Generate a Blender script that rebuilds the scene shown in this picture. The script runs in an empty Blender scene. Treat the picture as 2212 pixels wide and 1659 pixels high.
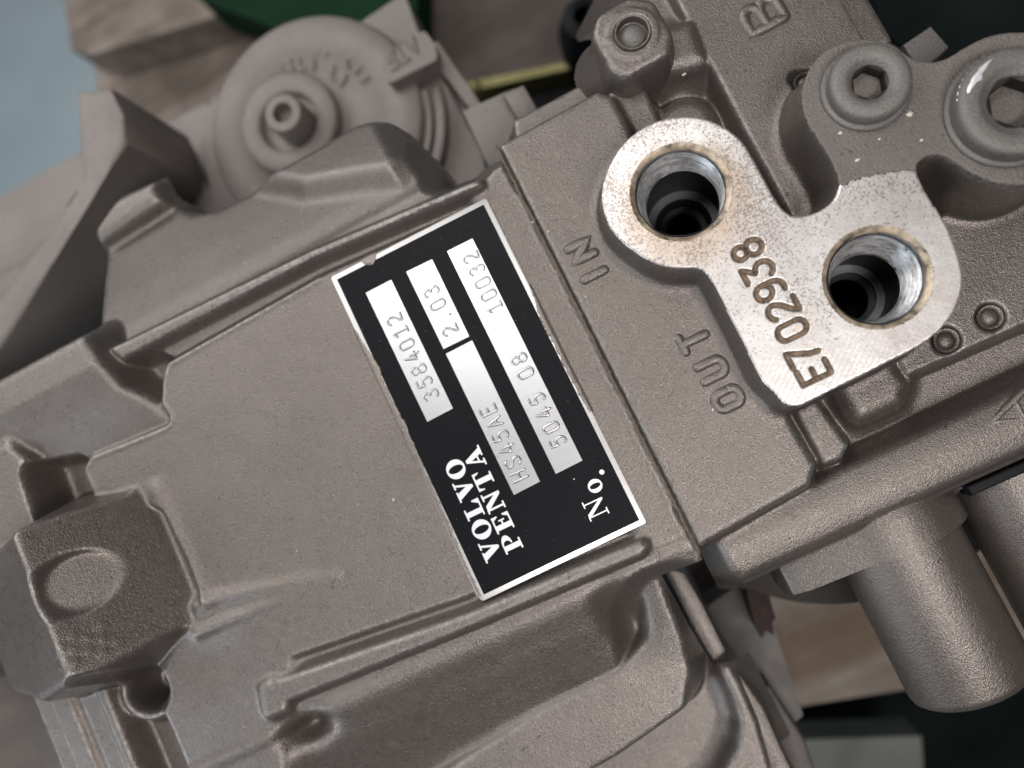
import bpy, bmesh, math, random
import numpy as np
from mathutils import Matrix, Vector
random.seed(7); rng = np.random.default_rng(7)
S = bpy.context.scene
COL = S.collection
MM = 0.001
FACE = 14.0   # height of the port face over the name plate, mm
# ---------------------------------------------------------------- camera
# body frame: the gearbox name plate lies in the plane z = 0, x runs along the gearbox, the phone hovers 200 mm over it
F_PX, CX, CY, DIST = 1650.0, 1106.0, 829.5, 200.0
def _ray(u, v): return np.array([u-CX, -(v-CY), -F_PX])
_Z = -_ray(1380, 912); _Z /= np.linalg.norm(_Z)
_a = math.radians(25.7); _r = np.array([math.cos(_a), math.sin(_a), 0.0])
_X = _r-_Z*(_r@_Z); _X /= np.linalg.norm(_X); _Y = np.cross(_Z, _X)
def P(u, v, z=0.0):
    """measured point of the photograph (2212 px wide) at height z (mm) -> gearbox coordinates in mm"""
    r = _ray(u, v); p = r*(-(DIST-z)/(r@_Z)); return (float(p@_X), float(p@_Y))
def P3(u, v, z=0.0): return P(u, v, z)+(z,)
def PL(pts, z): return [P(u, v, z) for u, v in pts]
def zp(ox, oy, s, pts): return [((ox+a/s)*.54004, (oy+b/s)*.54004) for a, b in pts]
def RR(u, v, z, rp):
    a = np.array(P(u-rp, v, z)); b = np.array(P(u+rp, v, z)); return float(np.linalg.norm(a-b))/2
cam = bpy.data.cameras.new('camera'); co = bpy.data.objects.new('camera', cam); COL.objects.link(co)
co.matrix_world = Matrix(((_X[0], _X[1], _X[2], 0), (_Y[0], _Y[1], _Y[2], 0), (_Z[0], _Z[1], _Z[2], DIST*MM), (0, 0, 0, 1)))
cam.sensor_width = 36; cam.lens = 36*F_PX/2212; cam.clip_start = .005; cam.clip_end = 20
cam.dof.use_dof = True; cam.dof.focus_distance = .192; cam.dof.aperture_fstop = 6.5
S.camera = co
# ---------------------------------------------------------------- light
W = bpy.data.worlds.new('World'); S.world = W; W.use_nodes = True
bg = W.node_tree.nodes['Background']; bg.inputs[0].default_value = (.80, .84, .92, 1); bg.inputs[1].default_value = .045
def area(name, loc, target, sx, sy, energy, colr):
    l = bpy.data.lights.new(name, 'AREA'); l.shape = 'RECTANGLE'; l.size = sx; l.size_y = sy; l.energy = energy; l.color = colr
    o = bpy.data.objects.new(name, l); COL.objects.link(o); o.location = loc
    o.rotation_euler = (Vector(target)-Vector(loc)).to_track_quat('-Z', 'Y').to_euler(); return o
area('window_light', (-.62, .46, .62), (0, .03, 0), .50, .50, 3.4, (1.0, .985, .965))
area('skylight', (-.02, .36, .84), (0, .04, 0), .40, .30, 3.6, (1.0, .97, .94))
area('ceiling_light', (.08, -.36, .80), (0, -.02, 0), .42, .24, 7.2, (1.0, .96, .94))
area('added_far_fill_light', (-.35, .95, .42), (0, .05, 0), .8, .35, 6.0, (.97, .98, 1.0))  # fill lamp added to brighten the upper flank and rail tops
area('side_window_light', (-.80, -.22, .30), (-.10, .02, 0), .30, .5, 3.4, (.80, .90, 1.0))
S.view_settings.view_transform = 'Standard'; S.view_settings.look = 'None'; S.view_settings.exposure = -0.10
S.view_settings.gamma = 1
# ---------------------------------------------------------------- materials
def mat(name):
    m = bpy.data.materials.new(name); m.use_nodes = True; nt = m.node_tree; b = nt.nodes['Principled BSDF']; return m, nt, b
def nd(nt, t, **kw):
    n = nt.nodes.new(t)
    for k, v in kw.items():
        if k.startswith('i_'): n.inputs[k[2:].replace('_', ' ')].default_value = v
        else: setattr(n, k, v)
    return n
def noise(nt, co_, scale, detail=3, rough=.55, vec=None):
    n = nd(nt, 'ShaderNodeTexNoise'); n.inputs['Scale'].default_value = scale; n.inputs['Detail'].default_value = detail
    n.inputs['Roughness'].default_value = rough; nt.links.new(co_, n.inputs['Vector']); return n.outputs['Fac']
def ramp(nt, fac, stops):
    r = nd(nt, 'ShaderNodeValToRGB'); e = r.color_ramp.elements
    while len(e) < len(stops): e.new(.5)
    for q, (p, c) in zip(e, stops): q.position = p; q.color = (c if len(c) == 4 else (*c, 1)) if hasattr(c, '__len__') else (c, c, c, 1)
    nt.links.new(fac, r.inputs[0]); return r.outputs[0]
def mixc(nt, fac, a, b, mode='MIX'):
    m = nd(nt, 'ShaderNodeMix', data_type='RGBA', blend_type=mode)
    for s, v in ((m.inputs[0], fac), (m.inputs[6], a), (m.inputs[7], b)):
        if isinstance(v, (int, float)): s.default_value = v
        elif isinstance(v, tuple): s.default_value = (*v, 1) if len(v) == 3 else v
        else: nt.links.new(v, s)
    return m.outputs[2]
def mathn(nt, op, a, b=None):
    m = nd(nt, 'ShaderNodeMath', operation=op)
    for s, v in zip(m.inputs, (a, b)):
        if v is None: continue
        if isinstance(v, (int, float)): s.default_value = v
        else: nt.links.new(v, s)
    return m.outputs[0]
def bump(nt, b, layers, prev=None):
    for h, dist in layers:
        bp = nd(nt, 'ShaderNodeBump'); bp.inputs['Distance'].default_value = dist; bp.inputs['Strength'].default_value = 1
        nt.links.new(h, bp.inputs['Height'])
        if prev: nt.links.new(prev, bp.inputs['Normal'])
        prev = bp.outputs[0]
    nt.links.new(prev, b.inputs['Normal'])
def objco(nt):
    return nd(nt, 'ShaderNodeTexCoord').outputs['Object']

def make_paint(name, worn=0.0, c0=(.113, .0975, .088), c1=(.148, .1285, .1175), rough=.28, metal=.58, grain=1.0, grime=.2):
    m, nt, b = mat(name); co_ = objco(nt)
    big = noise(nt, co_, 45, 3); mid = noise(nt, co_, 420, 4); fine = noise(nt, co_, 2600, 3, .7); finer = noise(nt, co_, 1300, 2, .6)
    c = ramp(nt, big, [(.15, c0), (.85, c1)])
    c = mixc(nt, ramp(nt, mid, [(.42, 0.0), (.75, .12)]), c, tuple(v*1.18 for v in c1))
    c = mixc(nt, ramp(nt, fine, [(.33, .55), (.45, 0.0)]), c, tuple(v*.45 for v in c0))
    c = mixc(nt, ramp(nt, fine, [(.60, 0.0), (.72, .60)]), c, tuple(min(1, v*1.9) for v in c1))
    dirt = ramp(nt, noise(nt, co_, 160, 6, .7), [(.60, 0.0), (.78, grime)])
    c = mixc(nt, dirt, c, (.075, .060, .045))
    geo = nd(nt, 'ShaderNodeNewGeometry')
    wear = mathn(nt, 'MULTIPLY', mathn(nt, 'MULTIPLY', ramp(nt, geo.outputs['Pointiness'], [(.503, 0.0), (.540, 1.0)]), ramp(nt, noise(nt, co_, 700, 4, .7), [(.40, .05), (.58, .60)])), worn)
    c = mixc(nt, wear, c, (.34, .325, .31))
    film = ramp(nt, noise(nt, co_, 22, 5, .6), [(.50, 0.0), (.75, .22)]); c = mixc(nt, film, c, (.11, .095, .075))
    specks = ramp(nt, noise(nt, co_, 520, 1, .3), [(.765, 0.0), (.78, .6)]); c = mixc(nt, specks, c, (.045, .038, .032))
    nt.links.new(c, b.inputs['Base Color'])
    b.inputs['Metallic'].default_value = metal
    r = ramp(nt, mid, [(.2, rough-.07), (.8, rough+.12)]); nt.links.new(r, b.inputs['Roughness'])
    bump(nt, b, [(mid, .000025*grain), (finer, .00010*grain), (fine, .00011*grain)])
    return m
M = {}
M['paint'] = make_paint('grey_brown_casting_paint')
M['paint_worn'] = make_paint('grey_brown_casting_paint_worn_edges', worn=1.0)
M['paint_far'] = make_paint('grey_brown_casting_paint_dusty', c0=(.118, .102, .092), c1=(.175, .154, .142), rough=.5, metal=.25, grime=.5)
M['paint_bolt'] = make_paint('grey_painted_screw_steel', c0=(.115, .107, .099), c1=(.165, .155, .146), rough=.5, metal=.4, grain=1.3, grime=.3)
M['paint_rough'] = make_paint('grey_overspray_on_machined_face', c0=(.115, .100, .090), c1=(.155, .138, .125), rough=.5, metal=.3, grain=1.9, grime=.8)
def simple(name, c, rough=.6, metal=0.0, var=.25, scale=300, bumpd=.00005, spec=.5):
    m, nt, b = mat(name); b.inputs['Specular IOR Level'].default_value = spec; co_ = objco(nt); n = noise(nt, co_, scale, 4)
    col = ramp(nt, n, [(.3, tuple(v*(1-var) for v in c)), (.7, tuple(min(1, v*(1+var)) for v in c))])
    nt.links.new(col, b.inputs['Base Color']); b.inputs['Metallic'].default_value = metal; b.inputs['Roughness'].default_value = rough
    bump(nt, b, [(n, bumpd)]); return m
def make_machined():
    m, nt, b = mat('weathered_machined_aluminium'); co_ = objco(nt)
    c = ramp(nt, noise(nt, co_, 60, 4), [(.30, (.47, .435, .415)), (.62, (.60, .575, .56))])
    tan = ramp(nt, noise(nt, co_, 110, 5, .65), [(.58, 0.0), (.76, .5)])
    c = mixc(nt, tan, c, (.44, .33, .235))
    px_, py_ = P(1480, 440, FACE)
    dn = nd(nt, 'ShaderNodeVectorMath', operation='DISTANCE'); nt.links.new(co_, dn.inputs[0]); dn.inputs[1].default_value = (px_*MM, py_*MM, FACE*MM)
    halo = ramp(nt, mathn(nt, 'MULTIPLY', mathn(nt, 'ADD', dn.outputs['Value'], mathn(nt, 'MULTIPLY', noise(nt, co_, 170, 4), .006)), 40), [(.60, .62), (.72, .30), (.80, 0.0)])
    c = mixc(nt, halo, c, (.40, .30, .215))
    pits = noise(nt, co_, 1900, 3, .62)
    dens = noise(nt, co_, 75, 3)
    sx0 = nd(nt, 'ShaderNodeSeparateXYZ'); nt.links.new(co_, sx0.inputs[0])
    pits = mathn(nt, 'ADD', pits, mathn(nt, 'MULTIPLY', mathn(nt, 'MINIMUM', mathn(nt, 'SUBTRACT', sx0.outputs[1], .022), .012), 2.6))
    pm = ramp(nt, mathn(nt, 'ADD', pits, mathn(nt, 'MULTIPLY', dens, .40)), [(.725, 0.0), (.83, .9)])
    c = mixc(nt, mathn(nt, 'MULTIPLY', pm, .70), c, (.135, .105, .085))
    rust = ramp(nt, noise(nt, co_, 240, 5, .7), [(.69, 0.0), (.75, .85)])
    c = mixc(nt, rust, c, (.20, .105, .05))
    nt.links.new(c, b.inputs['Base Color']); b.inputs['Metallic'].default_value = .72
    b.inputs['Roughness'].default_value = .40
    # milling arcs at the lower corner
    mp = nd(nt, 'ShaderNodeMapping'); mp.inputs['Rotation'].default_value = (0, 0, math.radians(52)); nt.links.new(co_, mp.inputs[0])
    w = nd(nt, 'ShaderNodeTexWave'); w.inputs['Scale'].default_value = 260; w.inputs['Distortion'].default_value = 1.2; w.inputs['Detail'].default_value = 1
    w.inputs['Detail Scale'].default_value = .3
    nt.links.new(mp.outputs[0], w.inputs['Vector'])
    sx = nd(nt, 'ShaderNodeSeparateXYZ'); nt.links.new(co_, sx.inputs[0])
    low = ramp(nt, mathn(nt, 'MULTIPLY', mathn(nt, 'ADD', sx.outputs[1], .03), 16.0), [(.30, 1.0), (.62, 0.0)])
    wm = mathn(nt, 'MULTIPLY', w.outputs['Fac'], low)
    bump(nt, b, [(pits, .00004), (wm, .00003), (noise(nt, co_, 420, 3), .00003)])
    return m
M['machined'] = make_machined()
def make_brushed(name, c, rough, metal, lines=.000012):
    m, nt, b = mat(name); co_ = objco(nt)
    mp = nd(nt, 'ShaderNodeMapping'); mp.inputs['Scale'].default_value = (60, 4200, 60); nt.links.new(co_, mp.inputs[0])
    n = noise(nt, mp.outputs[0], 1, 3, .6)
    col = ramp(nt, n, [(.3, tuple(v*.86 for v in c)), (.7, c)])
    spk = ramp(nt, noise(nt, co_, 900, 4, .7), [(.70, 0.0), (.78, .6)])
    col = mixc(nt, spk, col, (.30, .25, .20) if metal > .5 else (.12, .12, .115))
    nt.links.new(col, b.inputs['Base Color']); b.inputs['Metallic'].default_value = metal; b.inputs['Roughness'].default_value = rough
    bump(nt, b, [(n, lines)]); return m
M['alu'] = make_brushed('brushed_nameplate_aluminium', (.53, .535, .55), .34, .9)
M['alu_dull'] = make_brushed('worn_plate_border', (.52, .51, .50), .40, .85)
M['stamp'] = make_brushed('stamped_aluminium_with_grime', (.46, .455, .45), .32, .9)
M['black'] = make_brushed('black_printed_nameplate', (.004, .0042, .0058), .45, 0, .00001)
M['black'].node_tree.nodes['Principled BSDF'].inputs['Specular IOR Level'].default_value = .10
M['print'] = make_brushed('bare_metal_print', (.78, .79, .82), .38, .6)
M['grime'] = simple('brown_grime_in_engraving', (.150, .105, .072), .8, .2, .6, 900, .0002)
M['edge_paint'] = make_paint('thin_paint_over_plate_edge', c0=(.17, .146, .13), c1=(.21, .182, .162), grain=.6, grime=.2)
M['chip'] = simple('bare_metal_chip', (.85, .86, .9), .35, .7, .1, 700)
M['dust'] = simple('pale_dust', (.55, .50, .42), .8, 0, .3, 900)
M['tan_ring'] = simple('tan_sealant_ring', (.33, .265, .195), .5, .4, .75, 330, .0002)
def make_thread():
    m, nt, b = mat('worn_thread_steel'); co_ = objco(nt)
    n = noise(nt, co_, 260, 6, .75); c = ramp(nt, n, [(.33, (.04, .042, .045)), (.40, (.42, .42, .43)), (.7, (.66, .65, .64))])
    mr = nd(nt, 'ShaderNodeMapping'); mr.inputs['Scale'].default_value = (.25, .25, 1.0); nt.links.new(co_, mr.inputs[0])
    s = ramp(nt, noise(nt, mr.outputs[0], 900, 5, .7), [(.35, .4), (.6, 1.0)])
    c = mixc(nt, 1.0, c, s, 'MULTIPLY')
    nt.links.new(c, b.inputs['Base Color']); b.inputs['Metallic'].default_value = .7; b.inputs['Roughness'].default_value = .36
    bump(nt, b, [(n, .0001)]); return m
M['thread'] = make_thread()
M['bore'] = simple('dark_bore', (.070, .070, .072), .42, .6, .3, 120)  # darker colour below the threads
M['socket'] = simple('dark_socket', (.012, .0115, .009), .6, .2, .4, 500, .0001)  # near-black colour inside the hexagon recess
M['sealant_dark'] = simple('dark_sealant_crumbs', (.022, .026, .030), .6, 0, .5, 700, .0002)
M['void'] = simple('black_oil_passage', (.004, .004, .004), .7, 0, .2)
M['gasket'] = simple('brown_gasket_line', (.085, .066, .048), .85, 0, .4, 900, .0001)
M['rust'] = simple('rusty_gasket_edge', (.022, .012, .010), .9, 0, .5, 500, .0002)
def make_wood(name, c0, c1, ang, scale=1.0):
    m, nt, b = mat(name); co_ = objco(nt)
    mp = nd(nt, 'ShaderNodeMapping'); mp.inputs['Rotation'].default_value = (0, 0, ang); mp.inputs['Scale'].default_value = (3*scale, 42*scale, 12*scale)
    nt.links.new(co_, mp.inputs[0]); n = noise(nt, mp.outputs[0], 1.4, 6, .65)
    c = ramp(nt, n, [(.38, c0), (.60, c1)])
    blot = ramp(nt, noise(nt, co_, 26, 5, .6), [(.42, .55), (.62, 0.0)]); c = mixc(nt, blot, c, tuple(v*.6 for v in c0))
    k = ramp(nt, noise(nt, co_, 14, 3), [(.62, 0.0), (.72, .7)]); c = mixc(nt, k, c, tuple(v*.45 for v in c0))
    nt.links.new(c, b.inputs['Base Color']); b.inputs['Roughness'].default_value = .8
    bump(nt, b, [(n, .0008)]); return m
M['flange_shade'] = simple('flange_paint_darkened_for_shade', (.065, .057, .052), .6, .2, .4, 90, .0002)  # same painted flange, its shade put into a darker colour
M['wood'] = make_wood('weathered_pallet_timber', (.070, .050, .038), (.19, .155, .13), math.radians(-8))
M['wood_warm'] = make_wood('warm_pallet_timber', (.125, .085, .055), (.20, .18, .155), math.radians(-22), .8)
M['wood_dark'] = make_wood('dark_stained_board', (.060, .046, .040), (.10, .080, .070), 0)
M['floor'] = simple('blue_grey_painted_floor', (.285, .355, .385), .6, 0, .06, 12)
M['green'] = simple('dark_green_plastic', (.004, .020, .009), .8, 0, .5, 14, spec=.1)
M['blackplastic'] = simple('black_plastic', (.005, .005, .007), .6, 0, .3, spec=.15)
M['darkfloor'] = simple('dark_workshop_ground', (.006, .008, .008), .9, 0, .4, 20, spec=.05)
M['brass'] = simple('yellow_zinc_strip', (.20, .18, .075), .42, .6, .2, 120)
M['greyboard'] = simple('grey_green_board', (.095, .10, .085), .8, 0, .25, 30)
M['yellow'] = simple('yellow_marking', (.50, .46, .02), .5, 0, .1)
# ---------------------------------------------------------------- mesh helpers (mm in, metres out)
def link(name, me, material, parent=None):
    o = bpy.data.objects.new(name, me); COL.objects.link(o)
    if material is not None: me.materials.append(material)
    if parent is not None: o.parent = parent
    return o
def mesh_np(name, V, Fq, material, parent=None, smooth=True):
    V = np.asarray(V, np.float32)*MM; Fq = np.asarray(Fq, np.int32)
    me = bpy.data.meshes.new(name); n = Fq.shape[1]
    me.vertices.add(len(V)); me.vertices.foreach_set('co', V.ravel())
    me.loops.add(Fq.size); me.loops.foreach_set('vertex_index', Fq.ravel())
    me.polygons.add(len(Fq)); me.polygons.foreach_set('loop_start', np.arange(0, Fq.size, n, dtype=np.int32))
    me.update(calc_edges=True)
    me.polygons.foreach_set('use_smooth', np.full(len(Fq), smooth)); me.validate()
    return link(name, me, material, parent)
def mesh_py(name, V, Fs, material, parent=None, smooth=False, angle=None):
    me = bpy.data.meshes.new(name); me.from_pydata([tuple(c*MM for c in v) for v in V], [], Fs); me.update()
    if smooth:
        me.polygons.foreach_set('use_smooth', [True]*len(me.polygons))
        if angle: me.set_sharp_from_angle(angle=math.radians(angle))
    return link(name, me, material, parent)
def fillet(pts, r, n=5):
    out = []; N = len(pts)
    rs = r if hasattr(r, '__len__') else [r]*N
    for i in range(N):
        p = np.array(pts[i], float); a = np.array(pts[i-1], float)-p; b = np.array(pts[(i+1) % N], float)-p
        la, lb = np.linalg.norm(a), np.linalg.norm(b)
        if la < 1e-6 or lb < 1e-6 or rs[i] <= 0: out.append(tuple(p)); continue
        a /= la; b /= lb; ang = math.acos(max(-1, min(1, a@b)))
        if ang > 3.0: out.append(tuple(p)); continue
        d = min(rs[i]/math.tan(ang/2), la*.48, lb*.48)
        p0, p1 = p+a*d, p+b*d
        for k in range(n+1):
            t = k/n; q = (1-t)**2*p0+2*t*(1-t)*p+t*t*p1; out.append(tuple(q))
    return out
def polysd(poly, X, Y):
    V = np.array(poly, np.float32); d = np.full(X.shape, 1e9, np.float32); s = np.ones(X.shape, bool)
    N = len(V)
    for i in range(N):
        ax, ay = V[i]; bx, by = V[i-1]; ex, ey = bx-ax, by-ay; wx, wy = X-ax, Y-ay
        t = np.clip((wx*ex+wy*ey)/max(ex*ex+ey*ey, 1e-9), 0, 1)
        d = np.minimum(d, (wx-ex*t)**2+(wy-ey*t)**2)
        c1 = Y >= ay; c2 = Y < by; c3 = ex*wy > ey*wx
        s ^= (c1 & c2 & c3) | (~c1 & ~c2 & ~c3)
    return np.where(s, 1, -1)*np.sqrt(d)
def arc_in(t, r):   # rounding, 0 at t<=-r, r at t=0
    q = np.clip(t+r, 0, r); return r-np.sqrt(np.maximum(r*r-q*q, 0))
class HF:
    """a casting surface: height z over (x, y), all in mm"""
    def __init__(s, x0, x1, y0, y1, st, z):
        s.x = np.arange(x0, x1+st/2, st, dtype=np.float32); s.y = np.arange(y0, y1+st/2, st, dtype=np.float32); s.st = st
        s.X, s.Y = np.meshgrid(s.x, s.y); s.H = np.full(s.X.shape, z, np.float32); s.M = np.ones(s.X.shape, bool)
    def win(s, poly, m):
        a = np.array(poly); i0, i1 = np.searchsorted(s.x, [a[:, 0].min()-m, a[:, 0].max()+m]); j0, j1 = np.searchsorted(s.y, [a[:, 1].min()-m, a[:, 1].max()+m])
        return slice(j0, j1), slice(i0, i1)
    def up(s, poly, z, r=1.0, rf=1.0, sl=6.0, rc=0):
        if rc: poly = fillet(poly, rc)
        w = s.win(poly, 60/sl+rf+2); X, Y = s.X[w], s.Y[w]
        if X.size == 0: return
        t = polysd(poly, X, Y); zz = z(X, Y) if callable(z) else z
        top = zz-arc_in(np.minimum(t, 0), r)-np.maximum(t, 0)*sl
        fl = arc_in(-np.clip(t, 0, rf), rf) if rf > 0 else 0
        H = s.H[w]; fl = fl*np.clip((zz-H)/max(rf, .01)-.3, 0, 1)
        s.H[w] = np.maximum(H, np.minimum(top, np.maximum(H, top))) if rf <= 0 else np.maximum(np.minimum(np.maximum(top, H+fl), np.maximum(top, np.maximum(H, zz))), H)
    def down(s, poly, z, r=1.0, rf=1.0, sl=6.0, rc=0):
        if rc: poly = fillet(poly, rc)
        w = s.win(poly, r+60/sl+2); X, Y = s.X[w], s.Y[w]
        if X.size == 0: return
        t = polysd(poly, X, Y); zz = z(X, Y) if callable(z) else z
        fl = zz+arc_in(np.minimum(t, 0), rf)+np.maximum(t, 0)*sl
        rim = s.H[w]-np.where(t < r, arc_in(-np.maximum(t, 0), r), 0) if r > 0 else s.H[w]
        s.H[w] = np.minimum(s.H[w], np.minimum(fl, np.maximum(rim, zz)))
    def blur(s, n=1):
        for _ in range(n):
            for ax in (0, 1):
                p = np.pad(s.H, [(1, 1) if a == ax else (0, 0) for a in (0, 1)], mode='edge')
                s.H = (p[:-2]+2*p[1:-1]+p[2:])/4 if ax == 0 else (p[:, :-2]+2*p[:, 1:-1]+p[:, 2:])/4
    def wobble(s, amp, cell):
        for sc, a in ((cell, amp), (cell/2.7, amp*.45)):
            ny, nx = int((s.y[-1]-s.y[0])/sc)+3, int((s.x[-1]-s.x[0])/sc)+3
            g = rng.normal(size=(ny, nx)).astype(np.float32)
            fy = (s.y-s.y[0])/sc; fx = (s.x-s.x[0])/sc; iy = fy.astype(int); ix = fx.astype(int)
            ty = fy-iy; tx = fx-ix; ty = (ty*ty*(3-2*ty))[:, None]; tx = (tx*tx*(3-2*tx))[None]
            G = lambda a_, b_: g[iy+a_][:, ix+b_]
            s.H += a*((G(0, 0)*(1-tx)+G(0, 1)*tx)*(1-ty)+(G(1, 0)*(1-tx)+G(1, 1)*tx)*ty)
    def build(s, name, material, parent=None, zmin=None):
        M_ = s.M.copy()
        if zmin is not None: M_ &= s.H > zmin
        ny, nx = s.H.shape; ok = M_[:-1, :-1] & M_[1:, :-1] & M_[:-1, 1:] & M_[1:, 1:]
        idx = np.arange(ny*nx).reshape(ny, nx)
        q = np.stack([idx[:-1, :-1][ok], idx[:-1, 1:][ok], idx[1:, 1:][ok], idx[1:, :-1][ok]], 1)
        use, inv = np.unique(q.ravel(), return_inverse=True)
        V = np.stack([s.X.ravel(), s.Y.ravel(), s.H.ravel()], 1)[use]
        return mesh_np(name, V, inv.reshape(-1, 4), material, parent)
def rect(x0, x1, y0, y1): return [(x0, y0), (x1, y0), (x1, y1), (x0, y1)]
def circ(c, r, n=32): return [(c[0]+r*math.cos(2*math.pi*k/n), c[1]+r*math.sin(2*math.pi*k/n)) for k in range(n)]
def prism(name, poly, z0, z1, material, parent=None, bev=.0, seg=2, zfun=None):
    """extruded outline with a rounded upper edge"""
    poly = [tuple(p) for p in poly]
    A = sum(poly[i-1][0]*poly[i][1]-poly[i][0]*poly[i-1][1] for i in range(len(poly)))
    if A < 0: poly = poly[::-1]
    bm = bmesh.new(); vs = [bm.verts.new((x*MM, y*MM, z0*MM)) for x, y in poly]; f = bm.faces.new(vs)
    r = bmesh.ops.extrude_face_region(bm, geom=[f]); top = [v for v in r['geom'] if isinstance(v, bmesh.types.BMVert)]
    for v in top: v.co.z = z1*MM
    bm.faces.ensure_lookup_table()
    if bev > 0:
        es = [e for e in bm.edges if all(abs(v.co.z-z1*MM) < 1e-9 for v in e.verts)]
        bmesh.ops.bevel(bm, geom=es, offset=bev*MM, segments=seg, profile=.5, affect='EDGES', clamp_overlap=True)
    bmesh.ops.recalc_face_normals(bm, faces=bm.faces[:])
    me = bpy.data.meshes.new(name); bm.to_mesh(me); bm.free()
    if bev > 0 or len(poly) > 10:
        me.polygons.foreach_set('use_smooth', [True]*len(me.polygons)); me.set_sharp_from_angle(angle=math.radians(35))
    return link(name, me, material, parent)
def extrude_y(name, prof, y0, y1, material, parent=None, bev=0.0):
    """outline in (x, z) run along y"""
    o = prism(name, [(x, -z) for x, z in prof], y0, y1, material, parent, bev)
    o.data.transform(Matrix(((1, 0, 0, 0), (0, 0, 1, 0), (0, -1, 0, 0), (0, 0, 0, 1)))); o.data.update(); return o
def lathe(name, prof, c0, c1=None, material=None, parent=None, n=72, angle=40, wob=0.0, cap=False):
    """prof: list of (r, z); the axis runs from c0 (x, y at prof top z) to c1 (x, y at prof bottom z) so bores can lean"""
    zs = [p[1] for p in prof]; zt, zb = zs[0], zs[-1]
    V = []; Fs = []
    for r, z in prof:
        t = 0 if c1 is None or zt == zb else (z-zt)/(zb-zt)
        cx = c0[0]+(0 if c1 is None else (c1[0]-c0[0])*t); cy = c0[1]+(0 if c1 is None else (c1[1]-c0[1])*t)
        for k in range(n):
            a = 2*math.pi*k/n; rr = r*(1+wob*math.sin(3*a+1)+wob*.6*math.sin(7*a))
            V.append((cx+rr*math.cos(a), cy+rr*math.sin(a), z))
    m = len(prof)
    for j in range(m-1):
        for k in range(n): Fs.append((j*n+k, j*n+(k+1) % n, (j+1)*n+(k+1) % n, (j+1)*n+k))
    if cap: Fs.append(tuple((m-1)*n+k for k in range(n)))
    return mesh_py(name, V, Fs, material, parent, True, angle)
def cyl_along(name, c, R, y0, y1, material, parent=None, prof=None, n=64):
    """turned part with its axis along y; prof: list of (r, y)"""
    prof = prof or [(0.01, y0), (R-1, y0), (R, y0+1), (R, y1-1), (R-1, y1), (.01, y1)]
    V = []; Fs = []
    for r, y in prof:
        for k in range(n): a = 2*math.pi*k/n; V.append((c[0]+r*math.cos(a), y, c[1]+r*math.sin(a)))
    for j in range(len(prof)-1):
        for k in range(n): Fs.append((j*n+k, (j+1)*n+k, (j+1)*n+(k+1) % n, j*n+(k+1) % n))
    return mesh_py(name, V, Fs, material, parent, True, 40)
# ---------------------------------------------------------------- stroke lettering
def arc(cx, cy, rx, ry, a0, a1, n=10):
    return [(cx+rx*math.cos(math.radians(a0+(a1-a0)*k/n)), cy+ry*math.sin(math.radians(a0+(a1-a0)*k/n))) for k in range(n+1)]
G = {
 '0': [[(.5, .3)]+arc(.25, .25, .25, .25, 0, -180)+arc(.25, .75, .25, .25, 180, 0)+[(.5, .3)]],
 '1': [[(.05, .80), (.28, 1), (.28, 0)], [(.10, 0), (.46, 0)]],
 '2': [arc(.25, .75, .25, .25, 160, -20)+[(.40, .50), (.12, .22), (0, 0), (.5, 0)]],
 '3': [arc(.24, .76, .24, .24, 150, -90, 9)+arc(.24, .26, .26, .26, 90, -150, 10)],
 'F3': [[(0, 1), (.5, 1), (.22, .60)]+arc(.22, .30, .28, .30, 85, -150, 10)],
 '4': [[(.38, 0), (.38, .62)], [(.30, 1), (0, .28), (.54, .28)]],
 '5': [[(.46, 1), (.08, 1), (.03, .56)]+arc(.24, .31, .26, .31, 110, -140, 10)],
 '7': [[(0, 1), (.52, 1), (.36, .62), (.22, .3), (.18, 0)]],
 '8': [arc(.25, .76, .22, .24, -90, 270, 14), arc(.25, .27, .26, .27, 90, 450, 14)],
 '9': [arc(.25, .70, .25, .28, 0, 360, 14), [(.5, .70)]+arc(.20, .32, .30, .32, 10, -110, 8)],
 'A': [[(0, 0), (.27, 1), (.54, 0)], [(.10, .33), (.44, .33)]],
 'B': [[(0, 0), (0, 1)]+arc(.30, .76, .22, .24, 90, -90, 8)+[(0, .52)], [(.3, .52)]+arc(.30, .26, .25, .26, 90, -90, 8)+[(0, 0)]],
 'E': [[(.48, 0), (0, 0), (0, 1), (.48, 1)], [(0, .52), (.38, .52)]],
 'F': [[(0, 0), (0, 1), (.48, 1)], [(0, .5), (.38, .5)]],
 'H': [[(0, 0), (0, 1)], [(.48, 0), (.48, 1)], [(0, .5), (.48, .5)]],
 'I': [[(.25, 0), (.25, 1)]],
 'N': [[(0, 0), (0, 1), (.52, 0), (.52, 1)]],
 'O': [[(.54, .35)]+arc(.27, .27, .27, .27, 0, -180)+arc(.27, .73, .27, .27, 180, 0)+[(.54, .35)]],
 'S': [arc(.26, .76, .24, .24, 20, 200, 8)+[(.10, .60), (.42, .42)]+arc(.26, .25, .25, .25, 30, -165, 8)],
 'T': [[(.27, 0), (.27, 1)], [(0, 1), (.54, 1)]],
 'U': [[(0, 1)]+arc(.26, .26, .26, .26, 180, 360, 9)+[(.52, 1)]],
 'L': [[(0, 1), (0, 0), (.45, 0)]],
 '.': [[(.22, .05), (.26, .05)]], '-': [[(.1, .5), (.4, .5)]],
}
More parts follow.
